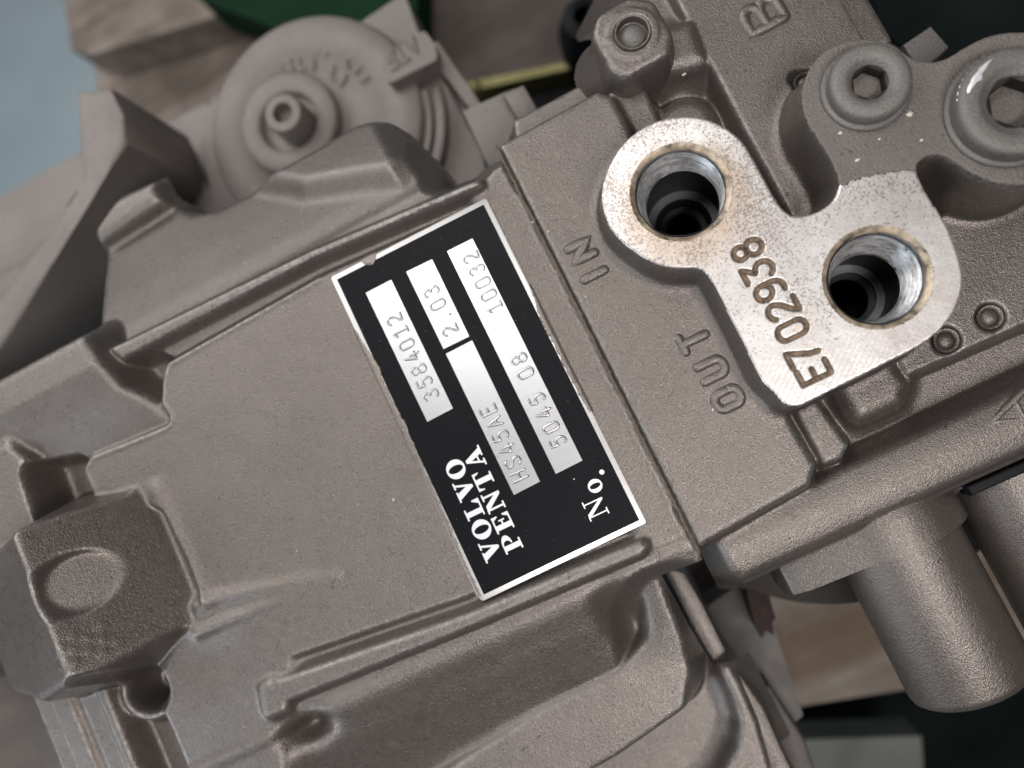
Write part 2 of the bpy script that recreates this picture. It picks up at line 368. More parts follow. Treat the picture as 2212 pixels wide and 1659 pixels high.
def strokes(name, char, centre, h, w, prof, z, material, parent, rd=(0, 1), upd=(-1, 0), wide=1.0, jit=0.0):
    """one character of half-round (or grooved) strokes; prof: list of (offset across / w, height)"""
    V = []; Fs = []
    for line in G[char]:
        pts = [((gx-.26)*h*wide*rd[0]+(gy-.5)*h*upd[0]+centre[0]+random.uniform(-jit, jit), (gx-.26)*h*wide*rd[1]+(gy-.5)*h*upd[1]+centre[1]+random.uniform(-jit, jit)) for gx, gy in line]
        # resample
        q = [np.array(pts[0])]
        for a, b in zip(pts[:-1], pts[1:]):
            a = np.array(a); b = np.array(b); L = np.linalg.norm(b-a)
            if L < 1e-5: continue
            k = max(1, int(L/(w*.8)))
            for j in range(1, k+1): q.append(a+(b-a)*j/k)
        if len(q) < 2: continue
        # rounded ends
        d0 = (q[0]-q[1])/np.linalg.norm(q[0]-q[1]); d1 = (q[-1]-q[-2])/np.linalg.norm(q[-1]-q[-2])
        spine = [(q[0]+d0*w*.5, .05), (q[0]+d0*w*.38, .65)]+[(p, 1.0) for p in q]+[(q[-1]+d1*w*.38, .65), (q[-1]+d1*w*.5, .05)]
        base = len(V); m = len(prof)
        for i, (p, s) in enumerate(spine):
            a = spine[max(i-1, 0)][0]; b = spine[min(i+1, len(spine)-1)][0]; t = b-a; t = t/max(np.linalg.norm(t), 1e-9); nrm = np.array([-t[1], t[0]])
            for (o, hh) in prof: pp = p+nrm*o*w*s; V.append((pp[0], pp[1], z+hh*(s if s < 1 else 1)))
        for i in range(len(spine)-1):
            for j in range(m-1):
                a = base+i*m+j; Fs.append((a, a+m, a+m+1, a+1))
    return mesh_py(name, V, Fs, material, parent, True)
def emboss_prof(h): return [(-.62, -.06), (-.5, h*.35), (-.3, h*.85), (0, h), (.3, h*.85), (.5, h*.35), (.62, -.06)]
def groove_prof(d): return [(-.60, .02), (-.52, .06), (-.42, -.1), (-.22, -d), (.22, -d), (.42, -.1), (.52, .06), (.60, .02)]
# ================================================================ THE GEARBOX
def empty(name, loc, label, cat):
    o = bpy.data.objects.new(name, None); COL.objects.link(o); o.location = [c*MM for c in loc]; o['label'] = label; o['category'] = cat; o.empty_display_size = .02; return o
gear = empty('gearbox', (0, 0, 0), 'grey-brown painted marine gearbox with a black and silver data plate, filling most of the picture', 'gearbox')

# ---- main housing
h = HF(-262, -1.25, -122, 158, .42, -75)
yy = [-122, -100, -80, -62, -56, -50, -44, -40, -36, -33, -31, -20, 74, 83, 86, 92, 104, 116, 128, 158]
zz = [-70, -60, -40, -13.5, -10.8, -8.0, -5.0, -3.2, -1.2, -.3, -1.4, -2.3, -2.3, -1.5, -4, -6.5, -13, -20, -27, -42]
h.H[:] = np.interp(h.Y, yy, zz).astype(np.float32)
h.blur(6)
h.H = np.where((h.X < -157) & (h.Y < 44), np.minimum(h.H, np.maximum(-24, -2+(h.X+157)*1.6)), h.H); h.blur(4)
h.down([(-129, 84), (-116, 79), (-111, 74), (-112, 67), (-119, 64), (-128, 70)], -7.5, .5, 3, 5, 2)
# upper side wall, cut where the flank ends
sil = [(-262, 93.5), (-141, 92.5), (-135, 97), (-133, 128), (-105, 142), (-104, 131), (-98, 123), (-88, 119), (-70, 117.5), (-50, 117), (-36, 117.5), (-26, 114), (-20, 94), (-18, 86), (0, 83.5), (0, -130), (-202, -130), (-202, 60), (-262, 66)]
sd = polysd(fillet(sil, 3), h.X, h.Y); h.H = np.minimum(h.H, np.where(sd > -3, h.H-arc_in(np.minimum(sd, 0), 3)-np.maximum(sd, 0)*5, h.H))
sd = polysd([(-95, 132), (-38, 132), (-24, 128), (-20.5, 92), (-30, 86), (-60, 100)], h.X, h.Y); t = np.clip(-sd/9.5, 0, 1); h.H += 6.0*t*t*(3-2*t)
h.down([(-21, 101), (-19, 86.5), (-3, 84), (-3, 110), (-21, 110)], -22, 1.5, 3, 2.5, 1)
h.up(PL([(186, 462), (345, 388), (362, 440), (222, 535)], -24), -21, 4.0, 3, 1.6, 2)
# frame round the pad
h.up([(-262, 93), (-129, 91.5), (-127.5, 84), (-125.5, 73), (-120.5, 66.5), (-117, 56), (-150, 57), (-262, 60)], lambda X, Y: 6.8-np.clip(81-Y, 0, 40)*.30-np.clip(72-Y, 0, 40)*.13, 3.5, 3, 2.2, 3)
h.up([(-126.5, 85), (-60, 82), (-9, 77), (-9, 74.6), (-60, 79), (-124, 80)], 3.2, 1.3, 1.5, 3, .8)
h.up([(-262, 72), (-164, 74), (-160, 66), (-162, 44), (-262, 40)], 6.6, 2.2, 2, 3.0, 2)
h.down([(-161.5, 64), (-149, 61), (-147.5, 40), (-163, 40)], -7.5, .6, 2.5, 5, 2)
# pad
pad = [(-1, 70), (-9, 71.5), (-60, 75.2), (-113, 74), (-116.5, 70), (-119.5, 64), (-118.5, 57.5), (-146, 60.0), (-150, 57.5), (-150, 48), (-149, 40), (-136, 40), (-131.5, 36), (-130.5, 20), (-131, 4), (-131, -8), (-118, -16.5), (-62, -22), (-13, -24), (-1, -24)]
pp = fillet(pad, 2.5); h.up(pp, 0, .9, .8, 3.6)
sd = polysd(pp, h.X, h.Y); h.H += .55*np.exp(-((sd+.75)/.62)**2)*np.clip((h.Y-46)/6, 0, 1)*(h.X < -61)+.25*np.exp(-((sd+.75)/.7)**2)*np.clip((-12-h.Y)/4, 0, 1)*(h.X > -118)*(h.X < -14)
h.up([(-14, 74), (-5, 79), (-1, 79), (-1, -32), (-14, -32)], 0, 2, 1.5, 2, 3)
h.up([(-14, -28), (-14, -38), (-1, -37), (-1, -28)], -.3, 5, 5, 3, 2)
h.up([(-158, -8), (-134, 9), (-118, 2), (-109, -14), (-116, -23), (-126, -40), (-140, -70), (-158, -60)], lambda X, Y: .15-np.clip(-20-Y, 0, 60)*.10, 3, 4, .6, 4)
for (xa, ya, xb, yb_) in ((-134, 8.5, -92, -1.4), (-136, .5, -92, -2.2)):
    t = np.clip(((h.X-xa)*(xb-xa)+(h.Y-ya)*(yb_-ya))/((xb-xa)**2+(yb_-ya)**2), 0, 1); dd = np.hypot(h.X-xa-t*(xb-xa), h.Y-ya-t*(yb_-ya)); h.H += (1.15*(1-t)+.25)*np.exp(-(dd/1.9)**2)*(h.X > -150)
t = np.hypot((h.X+136)/9, (h.Y+7)/6); h.H -= 1.1*np.exp(-t*t)
h.up([(-119, -20), (-62, -25.2), (-13, -26.8), (-11, -29), (-14, -31), (-62, -29.6), (-122, -27)], 2.1, 1.5, 1.3, 2.2, 1.5)
h.up([(-125, -20), (-119, -18.5), (-118, -30), (-127, -29)], 2.2, 2.0, 2.0, 1.6, 2.5)
h.H -= 10*np.exp(-((h.X+119)/6)**2-((h.Y+36.5)/3.2)**2)
# shelf of the sump and the flange under it
h.up(PL([(1455, 1230), (1500, 1300), (1600, 1470), (1640, 1560), (1668, 1659), (1680, 1900), (900, 2300), (800, 2100)], -30), -30, 2, 4, 6, 3)
h.down(fillet(PL([(1470, 1320), (1530, 1405), (1574, 1499), (1590, 1550), (1583, 1600), (1545, 1670), (1400, 1820), (1150, 1900), (900, 1800), (1300, 1600), (1450, 1450)], -34), 5), -38, 1.2, 6, 1.3)
shelf = [(-12.6, -34), (-14.5, -56), (-16.5, -65), (-22.5, -73.5), (-45, -78), (-100, -83), (-200, -89), (-200, -76), (-97, -64), (-57, -58), (-34, -57), (-24, -52), (-21, -44), (-20, -34)]
h.up(fillet(shelf, 4), lambda X, Y: -10.4+np.clip(X+30, 0, 18)/18*np.clip(Y+62, 0, 26)*.22, 2.0, 4, 4)
h.H -= 5.2*np.exp(-((h.X+27)/4.8)**2-((h.Y+44.5)/8.5)**2)
# stepped flange beside the lug
for (xa, xb, z_) in ((-201, -192, -9.0), (-193, -186, -5.2), (-187.3, -180.5, -6.6), (-181, -173, -2.4), (-174, -169, -.8)):
    h.up([(xa, 30), (xb, 30), (xb+2.5, -80), (xa+2.5, -80)], z_, .5, .5, 4)
h.down([(-168, 14), (-160, 14), (-157, -20), (-157, -80), (-167, -80)], -8.5, 1.5, 4, 1.6, 2)
# lug with its spot face
def lugz(X, Y): return np.minimum(-.4+1.04*(-134.5-X), 23.6-.60*(-157.5-X))
h.H += .9*np.exp(-((h.X+131)/2.8)**2)*np.clip((h.Y-3)/3, 0, 1)*np.clip((46-h.Y)/3, 0, 1)
h.up(fillet([(-200, 8), (-199, 43), (-176, 45), (-150, 45.5), (-133.0, 44.5), (-131.5, 24), (-131.5, 3.5), (-150, 2), (-180, 1)], [9, 8, 0, 0, 2.5, 0, 4, 0, 0]), lugz, 3.2, 2.0, 4)
c = P(180, 1255, 14); h.down(circ(c, 7.9), lambda X, Y: lugz(c[0], 0)-2.9+.72*(c[0]-X), .5, 1.2, 5)
# stepped flange beside the lug
c = P(336, 1482, -5); h.up(circ((c[0]-1, c[1]), 9.0), -2.4, 1.6, 2.5, 3); h.down(circ(c, 6.8), -4.4, .6, 1, 5); h.down(circ((c[0]-1.5, c[1]+.3), 4.6), -16, .5, 1, 8)
# casting dimples on the lug
for i in range(6):
    for j in range(5):
        u, v = 183+i*16+j*3.2, 1372-i*5+j*13.5-8
        if (i+j) % 2 == 0 and (i+j*2) % 7 != 0:
            x, y = P(u-8, v, 12); w = h.win([(x, y)], 2); h.H[w] += .6*np.exp(-(((h.X[w]-x)/.55)**2+((h.Y[w]-y)/.6)**2))
# bead along the seam
w = h.win(rect(-4, -1, -38, 82), 1); sx = -2.2+.25*np.sin(h.Y[w]*.31)+.2*np.sin(h.Y[w]*1.7)
h.H[w] += .35*np.exp(-((h.X[w]-sx)/.5)**2)
h.M &= ~((h.X > -12.4) & (h.Y < -38.8) & (h.Y > -72))
h.M &= ~((polysd(fillet(sil, 3), h.X, h.Y) > 2.2) & (h.Y > 70)); h.blur(3); h.wobble(.035, 11)
housing = h.build('housing', M['paint_worn'], gear, zmin=-88)
housing['label'] = 'large painted main casting with ribs, lug and recessed panel'
del h

# ---- cover / port / valve casting
z4 = lambda pts: zp(2896, 0, 1.8433, pts)
z5 = lambda pts: zp(2896, 800, 1.8433, pts)
z6 = lambda pts: zp(2200, 700, 1.8433, pts)
z3 = lambda pts: zp(2200, 0, 1.8433, pts)
out_px = (z3([(375, 1480), (390, 1330), (450, 1190), (540, 1050), (680, 935), (840, 868), (1000, 850), (1160, 872), (1320, 950), (1430, 1050), (1500, 1170), (1640, 1430), (1720, 1550), (1800, 1600), (1880, 1590)])
          + z4([(700, 1560), (800, 1490), (845, 1410), (850, 1320), (790, 1170), (640, 940), (585, 830), (570, 700), (605, 540), (700, 410), (800, 335), (950, 288), (1100, 285), (1250, 325), (1350, 405), (1430, 450), (1560, 457), (1650, 428), (1760, 360), (1900, 280), (2050, 240), (2212, 232), (2450, 260), (2620, 420), (2700, 700), (2650, 1050), (2480, 1280), (2212, 1372), (2000, 1350), (1820, 1275), (1690, 1180), (1600, 1135), (1500, 1145), (1425, 1200), (1420, 1270), (1480, 1400), (1560, 1530)])
          + z5([(1560, 40), (1650, 200), (1730, 400), (1765, 560), (1755, 680), (1700, 830), (1600, 960), (1450, 1075), (1100, 1250), (620, 1490), (560, 1520), (480, 1520), (430, 1490), (375, 1420)])
          + z6([(1560, 1520), (1400, 1180), (1200, 790), (1140, 710), (1080, 685), (950, 690), (830, 675), (690, 615), (560, 520), (450, 415), (400, 290)]))
face_poly = fillet([P(u, v, FACE) for u, v in out_px], 40, 3)
v = HF(-.85, 150, -118, 122, .36, -60)
v.up([(80, 12), (150, 12), (150, 40), (120, 48), (80, 62)], -30, 2, 3, 4, 2)
v.up([(3, 60), (3, -36), (20, -36), (20, -50), (60, -52), (150, -60), (150, 12), (104, 12), (100, 62), (107, 62), (107, 122), (52, 122), (52, 104), (38, 104), (34, 92), (3, 92)], -15, 2, 3, 4, 2)
v.up([(3, 84), (6, 93.5), (36, 93), (36, 80)], -12, 2, 2, 4, 2)
v.up([(32, 70), (41, 66), (42, 82), (36, 86), (32, 84)], -5.5, 1.5, 2.5, 3, 1.5)
v.up([(40, 88), (40, 104), (52, 106), (54, 122), (70, 122), (64, 96), (56, 90)], -9, 3, 4, 2, 3)                    # web beside the boss
v.up([(40, 82), (60, 76), (62, 91), (44, 96)], -3.5, 4.5, 4, 1.6, 4)                             # rib into the B plate
v.up(circ((47, 66), 9), -6.5, 5, 4, 1.4)
v.up([(59.5, 121), (58.5, 28), (97, 28), (97, 58), (96, 64), (96, 121)], -5.0, 1.0, 1.5, 4, 1)   # plate with the B
v.up([(34, 40), (60, 40), (60, 0), (34, 0)], -10, 2, 3, 3, 3)
v.up([(66, -19), (150, -21), (150, 14), (66, 14)], -8, .8, 1, 3, .8)
v.up([(48, -10), (66, -10), (67, -21), (62, -26), (48, -26)], -7.5, 5, 5, .8, 5)
v.down([(32, -8), (40, -8), (40, -17), (34.5, -18)], -16, 1, 1, 4, 1)
v.up([(35.8, -13.5), (42.5, -13.5), (44.5, -28), (41, -30.5), (36, -30)], -2.6, 1.8, 1.2, 4, 1.5)
v.up([(3.0, -34.0), (40, -32), (150, -31), (150, -47), (5.5, -48.0), (3.5, -45)], lambda X, Y: -2.6-((Y+39.5)/8.6)**2*1.9, 2.6, 2.2, 3.2, 1.6)
v.up([(4.5, -43), (150, -43), (150, -49.0), (6, -49.4)], -7.6, 1.0, .6, 4, 1)
v.up([(-1, 84), (29.5, 84), (32.6, 80.5), (32.3, 0), (34, -10), (34.8, -28.5), (31, -32.8), (-1, -35.4)], .35, 2.4, 2.2, 4, 1.8)
v.up(face_poly, FACE-.45, .3, 4.5, 11)
pits = [((1740, 178), 3.2, -5.0), ((2140, 685), 3.4, -8.0), ((2045, 735), 3.4, -8.0)]
for (uv, r_, z_) in pits: v.down(circ(P(*uv, z_), r_), z_-1.6, .3, .4, 6)
v.down(circ(P(1722, 170, -5), 2.2), -6.0, .3, .8, 3)
w = v.win(rect(-1, 3, -36, 84), 1); v.H[w] += .28*np.exp(-((v.X[w]-.15-.15*np.sin(v.Y[w]*.9))/.45)**2)
v.M &= ~((v.X < 37.5) & (v.Y > 95.5)); v.blur(2); v.wobble(.03, 9)
# port bores
PORTS = [dict(o=(1470, 414), ro=110, ri=99, e=(1475, 446), re=80, s=(1477, 499), rs=39), dict(o=(1895, 599), ro=120, ri=108, e=(1866, 623), re=78, s=(1826, 650), rs=50)]
for p in PORTS:
    c = P(*p['o'], FACE); v.M &= ((v.X-c[0])**2+(v.Y-c[1])**2) > (RR(*p['o'], FACE, p['ro'])+.2)**2
valve = v.build('valve_casting', M['paint_worn'], gear, zmin=-58)
valve['label'] = 'painted casting right of the seam that carries the hydraulic ports'
del v
# ---- machined port face in two pieces: bare and painted over
yb = lambda X: np.interp(X, [55, 60, 65, 70, 76, 81, 84, 86, 87], [28.0, 28.0, 29.0, 28.6, 27.0, 25.0, 22.6, 20.0, -60.0])
f0 = HF(14, 132, -20, 68, .25, -5)
sd = polysd(face_poly, f0.X, f0.Y)
f0.H = (FACE-arc_in(np.minimum(sd, 0), .5)).astype(np.float32)
for p in PORTS:
    c = P(*p['o'], FACE); ro = RR(*p['o'], FACE, p['ro']); d = np.hypot(f0.X-c[0], f0.Y-c[1]); f0.M &= d > ro-.05
f0.M &= sd < .12
edge = yb(f0.X)+.22*np.sin(f0.X*2.3)+.15*np.sin(f0.X*6.1); upper = (f0.Y > edge) & (f0.X > 54)
f1 = HF(14, 132, -20, 68, .25, 0); f1.H = f0.H.copy(); f1.M = f0.M & upper
f0.M &= ~((f0.Y > edge+.3) & (f0.X > 54)); f1.H += .05
f0.wobble(.012, 3)
chars = 'E702938'
mid = [zp(2200, 700, 1.8433, [q])[0] for q in [(1945, 1450), (1870, 1325), (1785, 1140), (1715, 985), (1620, 848), (1535, 705), (1457, 550)]]
eng = []
for ch, uv in zip(chars, mid):
    c = P(*uv, FACE); k_ = {'3': 'F3'}.get(ch, ch); hh = 6.9
    for line in G[k_]:
        pts_ = [(c[0]-(gy-.5)*hh, c[1]+(gx-.26)*hh*1.02) for gx, gy in line]
        for (ax, ay), (bx, by) in zip(pts_[:-1], pts_[1:]):
            w = f0.win([(ax, ay), (bx, by)], 1.5); X_, Y_ = f0.X[w], f0.Y[w]; L2 = (bx-ax)**2+(by-ay)**2+1e-9
            t = np.clip(((X_-ax)*(bx-ax)+(Y_-ay)*(by-ay))/L2, 0, 1); dd = np.hypot(X_-ax-t*(bx-ax), Y_-ay-t*(by-ay))
            f0.H[w] = np.minimum(f0.H[w], FACE-.75*np.clip((.62-dd)/.22, 0, 1))
pf = f0.build('port_face', M['machined'], gear); pf['label'] = 'bare pitted aluminium face round the two threaded ports'
pf2 = f1.build('painted_face', M['paint_rough'], gear); pf2['label'] = 'gritty grey overpainted face round the two socket screws'
# ---- ports
for p in PORTS:
    o = P(*p['o'], FACE); ro = RR(*p['o'], FACE, p['ro']); ri = RR(*p['o'], FACE, p['ri'])
    ze = 1.0; e = P(*p['e'], ze); re = RR(*p['e'], ze, p['re']); zs_ = -24.0; s_ = P(*p['s'], zs_); rs = RR(*p['s'], zs_, p['rs'])
    ring = lathe('sealant_ring', [(ro+.1, FACE-.04), (ro-.25, FACE-.25), (ri+.25, FACE-.75), (ri, FACE-1.1), (ri-.1, FACE-2.0)], o, None, M['tan_ring'], pf, 96, 60, .004)
    prof = []; n = 12; z0 = FACE-1.2
    for k in range(n):
        t0, t1 = k/n, (k+.5)/n; r_ = lambda t: ri+(re-ri)*t
        amp = .26 if k > 1 else .08
        prof += [(r_(t0)+amp, z0+(ze-z0)*t0), (r_(t1)-amp, z0+(ze-z0)*t1)]
    prof.append((re, ze))
    bore = lathe('threaded_bore', prof, o, e, M['thread'], pf, 96, 70)
    lathe('inner_bore', [(re+.02, ze), (re+.7, ze-.8), (re+.9, zs_+5), (re*.86, zs_+4.6), (rs+1.6, zs_+.8), (rs, zs_)], e, s_, M['bore'], bore, 72, 30)
    lathe('oil_passage', [(rs, zs_+.02), (rs, zs_-14)], s_, (s_[0]+(s_[0]-e[0])*.5, s_[1]+(s_[1]-e[1])*.5), M['void'], bore, 48, cap=True)
# engraved number
for ch, uv in zip(chars, mid):
    strokes('engraved_character', {'3': 'F3'}.get(ch, ch), P(*uv, FACE), 6.9, .98, [(-.62, .03), (-.5, -.05), (-.28, -.34), (0, -.42), (.28, -.34), (.5, -.05), (.62, .03)], FACE, M['grime'], pf, wide=1.02)
# cast letters
def cast(ch, uv, z, hgt, w, e=.75, wide=1.0, parent=valve, m='paint'):
    return strokes('cast_letter', ch, P(*uv, z), hgt, w, emboss_prof(e), z, M[m], parent, wide=wide)
for ch, q in zip('IN', [(325, 735), (230, 560)]): cast(ch, zp(2200, 700, 1.8433, [q])[0], .40, 6.3, 2.2, .8, 1.2)
for ch, uv in zip('OUT', [(1573, 862), zp(2200, 700, 1.8433, [(1195, 1435)])[0], zp(2200, 700, 1.8433, [(1065, 1215)])[0]]): cast(ch, uv, .40, 6.6, 2.1, .7, 1.2)
cast('B', (1647, 33), -5, 9.4, 2.6, 1.1, 1.35)
cast('A', (2186, 893), -3.4, 10.5, 1.8, .9, 1.3)
# gasket line between the castings
V = []; Fs = []; N = 150
for k in range(N+1):
    y = 84.2-(84.2+36.6)*k/N; xo = -1.05+random.uniform(-.16, .16); zt = .52+random.uniform(-.18, .16)
    zt += -max(0, abs(y-24)-57)*.5
    for dx, dz in ((-.42, -.6), (-.2, 0), (.2, 0), (.42, -.6)): V.append((xo+dx, y, zt+dz))
    V.append((xo, y, zt-6))
for k in range(N):
    for j in range(3): a_ = k*5+j; Fs.append((a_, a_+5, a_+6, a_+1))
mesh_py('gasket', V, Fs, M['gasket'], gear, True)
# ---- socket screws
def socket_screw(uv, zt, rp, hexr, dish, name='socket_screw', chip=False):
    c = P(*uv, zt); R = RR(*uv, zt, rp); zb = FACE; n = 96
    rr = RR(*uv, zt, hexr)
    prof = [(R+.9, zb-.1), (R+1.0, zb+.8), (R+.7, zb+1.2), (R-.1, zb+1.3), (R, zt-2.2), (R-.2, zt-1.0), (R-.7, zt-.35), (R-1.5, zt-.05), (R-2.4, zt), (dish+1.0, zt-.05), (dish+.3, zt-.25), (dish-.5, zt-1.1), (rr*1.03, zt-1.6)]
    V = []; Fs = []
    for j, (r_, z_) in enumerate(prof):
        for k in range(n): a = 2*math.pi*k/n; V.append((c[0]+r_*math.cos(a), c[1]+r_*math.sin(a), z_))
    for j in range(len(prof)-1):
        for k in range(n): Fs.append((j*n+k, j*n+(k+1) % n, (j+1)*n+(k+1) % n, (j+1)*n+k))
    head = mesh_py(name, V, Fs, M['paint_bolt'], gear, True, 50)
    # hexagon socket
    ho = math.radians(10); n2 = 60; V = []; Fs = []
    def hexr_(a): a = (a-ho) % (math.pi/3)-math.pi/6; return rr*math.cos(math.pi/6)/math.cos(a)
    for j, (f_, z_) in enumerate([(None, zt-1.45), (1.0, zt-2.1), (1.0, zt-7.5), (.0, zt-7.6)]):
        for k in range(n2):
            a = 2*math.pi*k/n2; r_ = rr*1.08 if f_ is None else hexr_(a)*f_
            V.append((c[0]+r_*math.cos(a), c[1]+r_*math.sin(a), z_))
    for j in range(3):
        for k in range(n2): Fs.append((j*n2+k, j*n2+(k+1) % n2, (j+1)*n2+(k+1) % n2, (j+1)*n2+k))
    mesh_py('hexagon_socket', V, Fs, M['socket'], head, False)
    return head, c, R
s1, c1, R1 = socket_screw((1884, 171), FACE+5.5, 92, 40, 5.0); s1['label'] = 'smaller socket screw with hexagon hole, painted all over'
s2, c2, R2 = socket_screw((2203, 213), FACE+6.5, 134, 62, 7.6); s2['label'] = 'larger socket screw with bright bare metal chipped from its rim'
# bare chip on the rim of the larger screw
V = []; zt = FACE+6.5; n = 16; rows = 5
for k in range(n+1):
    a = math.radians(88+k*(62/n)); wf = math.sin(math.pi*min(1, max(0.02, k/n)))**.6
    for j in range(rows):
        t = j/(rows-1); r0 = R2-.05-(.15 if k % 2 else 0); r1 = R2-(2.9+random.uniform(-.4, .4))*wf-.2
        r_ = r0+(r1-r0)*t; dd = max(0, r_-(R2-2.2)); z_ = zt-.35*(dd/1.2)**2 if dd < 1.2 else zt-.35-.85*((dd-1.2)/.75)
        V.append((c2[0]+r_*math.cos(a), c2[1]+r_*math.sin(a), max(z_, zt-1.6)+.06))
Fs = [(k*rows+j, (k+1)*rows+j, (k+1)*rows+j+1, k*rows+j+1) for k in range(n) for j in range(rows-1)]
mesh_py('bare_chip', V, Fs, M['chip'], s2, True)
for p in PORTS:
    o = P(*p['o'], FACE-1); ri = RR(*p['o'], FACE-1, p['ri']); V = []; Fs = []; n = 120
    for k in range(n+1):
        a = 2*math.pi*k/n; wd = max(0, .55+.5*math.sin(a*3+1)+.5*math.sin(a*7+p['ro'])+random.uniform(-.3, .3))
        up_ = max(0, math.sin(a*2.3+.5)+.3)*.5*wd
        for r_, z_ in ((ri+.32*up_, FACE-1.05+.35*up_), (ri-.12-.10*wd, FACE-1.3), (ri-.2-.16*wd, FACE-1.9-.6*wd), (ri-.02, FACE-2.4-1.4*wd)): V.append((o[0]+r_*math.cos(a), o[1]+r_*math.sin(a), z_))
    for k in range(n):
        for j in range(3): a_ = k*4+j; Fs.append((a_, a_+4, a_+5, a_+1))
    mesh_py('sealant_residue', V, Fs, M['sealant_dark'], pf, True)
# ---- small sealing balls
def ball(c, r, z, parent=gear):
    prof = [(r*1.5, z-.4), (r*1.42, z+.12), (r*1.15, z+.05), (r*1.02, z-.5), (r*.98, z-.9), (r*.85, z-.55), (r*.6, z-.2), (r*.3, z-.05), (.01, z)]
    return lathe('sealing_ball', prof, c, None, M['paint'], parent, 40, 60)
for (uv, r_, z_) in pits: ball(P(*uv, z_), r_*.62, z_-.15)
# ---- boss with its recessed ball
cb = P(1366, 72, 5); bosspoly = fillet([(cb[0]-9.6, cb[1]-6), (cb[0]-7, cb[1]-10), (cb[0]+6, cb[1]-10), (cb[0]+9.2, cb[1]-5), (cb[0]+9, cb[1]+6), (cb[0]+4, cb[1]+9.5), (cb[0]-6, cb[1]+9.5), (cb[0]-9.6, cb[1]+5)], 5, 6)
b = HF(cb[0]-20, cb[0]+20, cb[1]-20, cb[1]+20, .3, -14); b.up(bosspoly, 5, 2.0, 3, 9); 
b.up(circ(cb, 7.0), 5.35, .5, 1.0, 3); b.down(circ(cb, 4.3), 3.0, .4, .3, 9); b.up(circ((cb[0]-6.2, cb[1]+1), 1.5), 5.6, .9, .8, 2)
b.blur(2); b.wobble(.05, 3); boss = b.build('ball_boss', M['paint_worn'], gear, zmin=-13.5)
boss['label'] = 'rounded boss with a ball seated in its top'
lathe('rim', [(4.7, 5.3), (4.55, 5.75), (4.15, 5.7), (4.0, 4.6), (4.0, 2.5)], cb, None, M['paint'], boss, 48, 60)
lathe('sealing_ball', [(4.0, 2.6), (3.7, 2.9), (3.1, 3.9), (2.2, 4.6), (1.1, 5.0), (.01, 5.1)], cb, None, M['paint_bolt'], boss, 48, 60)
# ---- solenoid cylinders under the valve casting
cx = 47.5
fl = [(14.5, -19), (16, -14), (20, -11.5)]+[(cx+20*math.cos(math.radians(a)), -26+20*math.sin(math.radians(a))) for a in range(125, 20, -10)]+[(66, -20), (66, -34), (14.5, -34)]
o = extrude_y('cylinder_flange', fl, -58.5, -44, M['paint'], gear, 1.2)
o = cyl_along('solenoid_cylinder', (cx, -22), 16, -60, -60, M['paint'], gear, prof=[(16.0, -50), (16.0, -97), (15.6, -98.4), (14.4, -99.4), (12, -99.8), (.01, -99.8)])
o['label'] = 'large painted solenoid cylinder pointing to the lower right corner'
o = cyl_along('solenoid_cylinder', (81, -24), 14.5, -60, -60, M['paint'], gear, prof=[(12, -52), (14.5, -52.4), (14.5, -110), (13, -112), (.01, -112)])
o['label'] = 'second solenoid cylinder cut off by the right edge'
o = cyl_along('threaded_fitting', (72, -20), 7, 0, 0, M['paint'], gear, prof=[(r_, -46-k*.55) for k, r_ in enumerate([9.5, 9.5, 8.6, 8.6, 9.5, 9.5, 8.6, 8.6, 9.5, 9.5])])
o = prism('gap_shade_strip', rect(66, 96, -52.6, -50), -30, -9, M['blackplastic'], gear, .5)  # black strip standing in for the dark gap beside the fitting
# flange stack between sump and pallet, its shade put into dark colours
def bar(name, pts, z0, z1, m, bev=.8, lab=None, parent=gear):
    o = prism(name, PL(pts, z1), z0, z1, M[m], parent, bev)
    if lab: o['label'] = lab
    return o
bar('flange_rim', [(1428, 1222), (1478, 1236), (1520, 1308), (1582, 1433), (1650, 1530), (1700, 1640), (1780, 1800), (1720, 1800), (1650, 1659), (1610, 1558), (1560, 1460), (1500, 1363), (1440, 1240)], -66, -33, 'paint', 1.6)
bar('flange_plate', [(1500, 1330), (1600, 1260), (1668, 1345), (1735, 1545), (1700, 1575), (1640, 1500), (1560, 1420)], -100, -80, 'flange_shade', 1.5)
bar('flange_plate', [(1640, 1500), (1660, 1480), (1740, 1600), (1765, 1680), (1800, 1800), (1700, 1800)], -90, -66, 'flange_shade', 1)
bar('flange_plate', [(1300, 1200), (1640, 1200), (1660, 1400), (1700, 1800), (1300, 1800)], -135, -112, 'wood_dark', 1, 'plate deep under the flange, coloured dark for the shade there')  # dark colour stands in for the shade deep in the gap
rg = [(1600, 1215), (1650, 1215), (1665, 1300), (1676, 1335), (1668, 1345), (1672, 1372), (1655, 1362), (1645, 1380), (1632, 1350), (1620, 1310)]
bar('rusty_gasket', rg, -84, -60.8, 'rust', .3)
bar('bracket', [(1520, 1205), (1560, 1200), (1650, 1225), (1636, 1280), (1580, 1262)], -78, -62, 'wood_dark', 1)  # added dark piece, painted as the shade at the gap's upper end

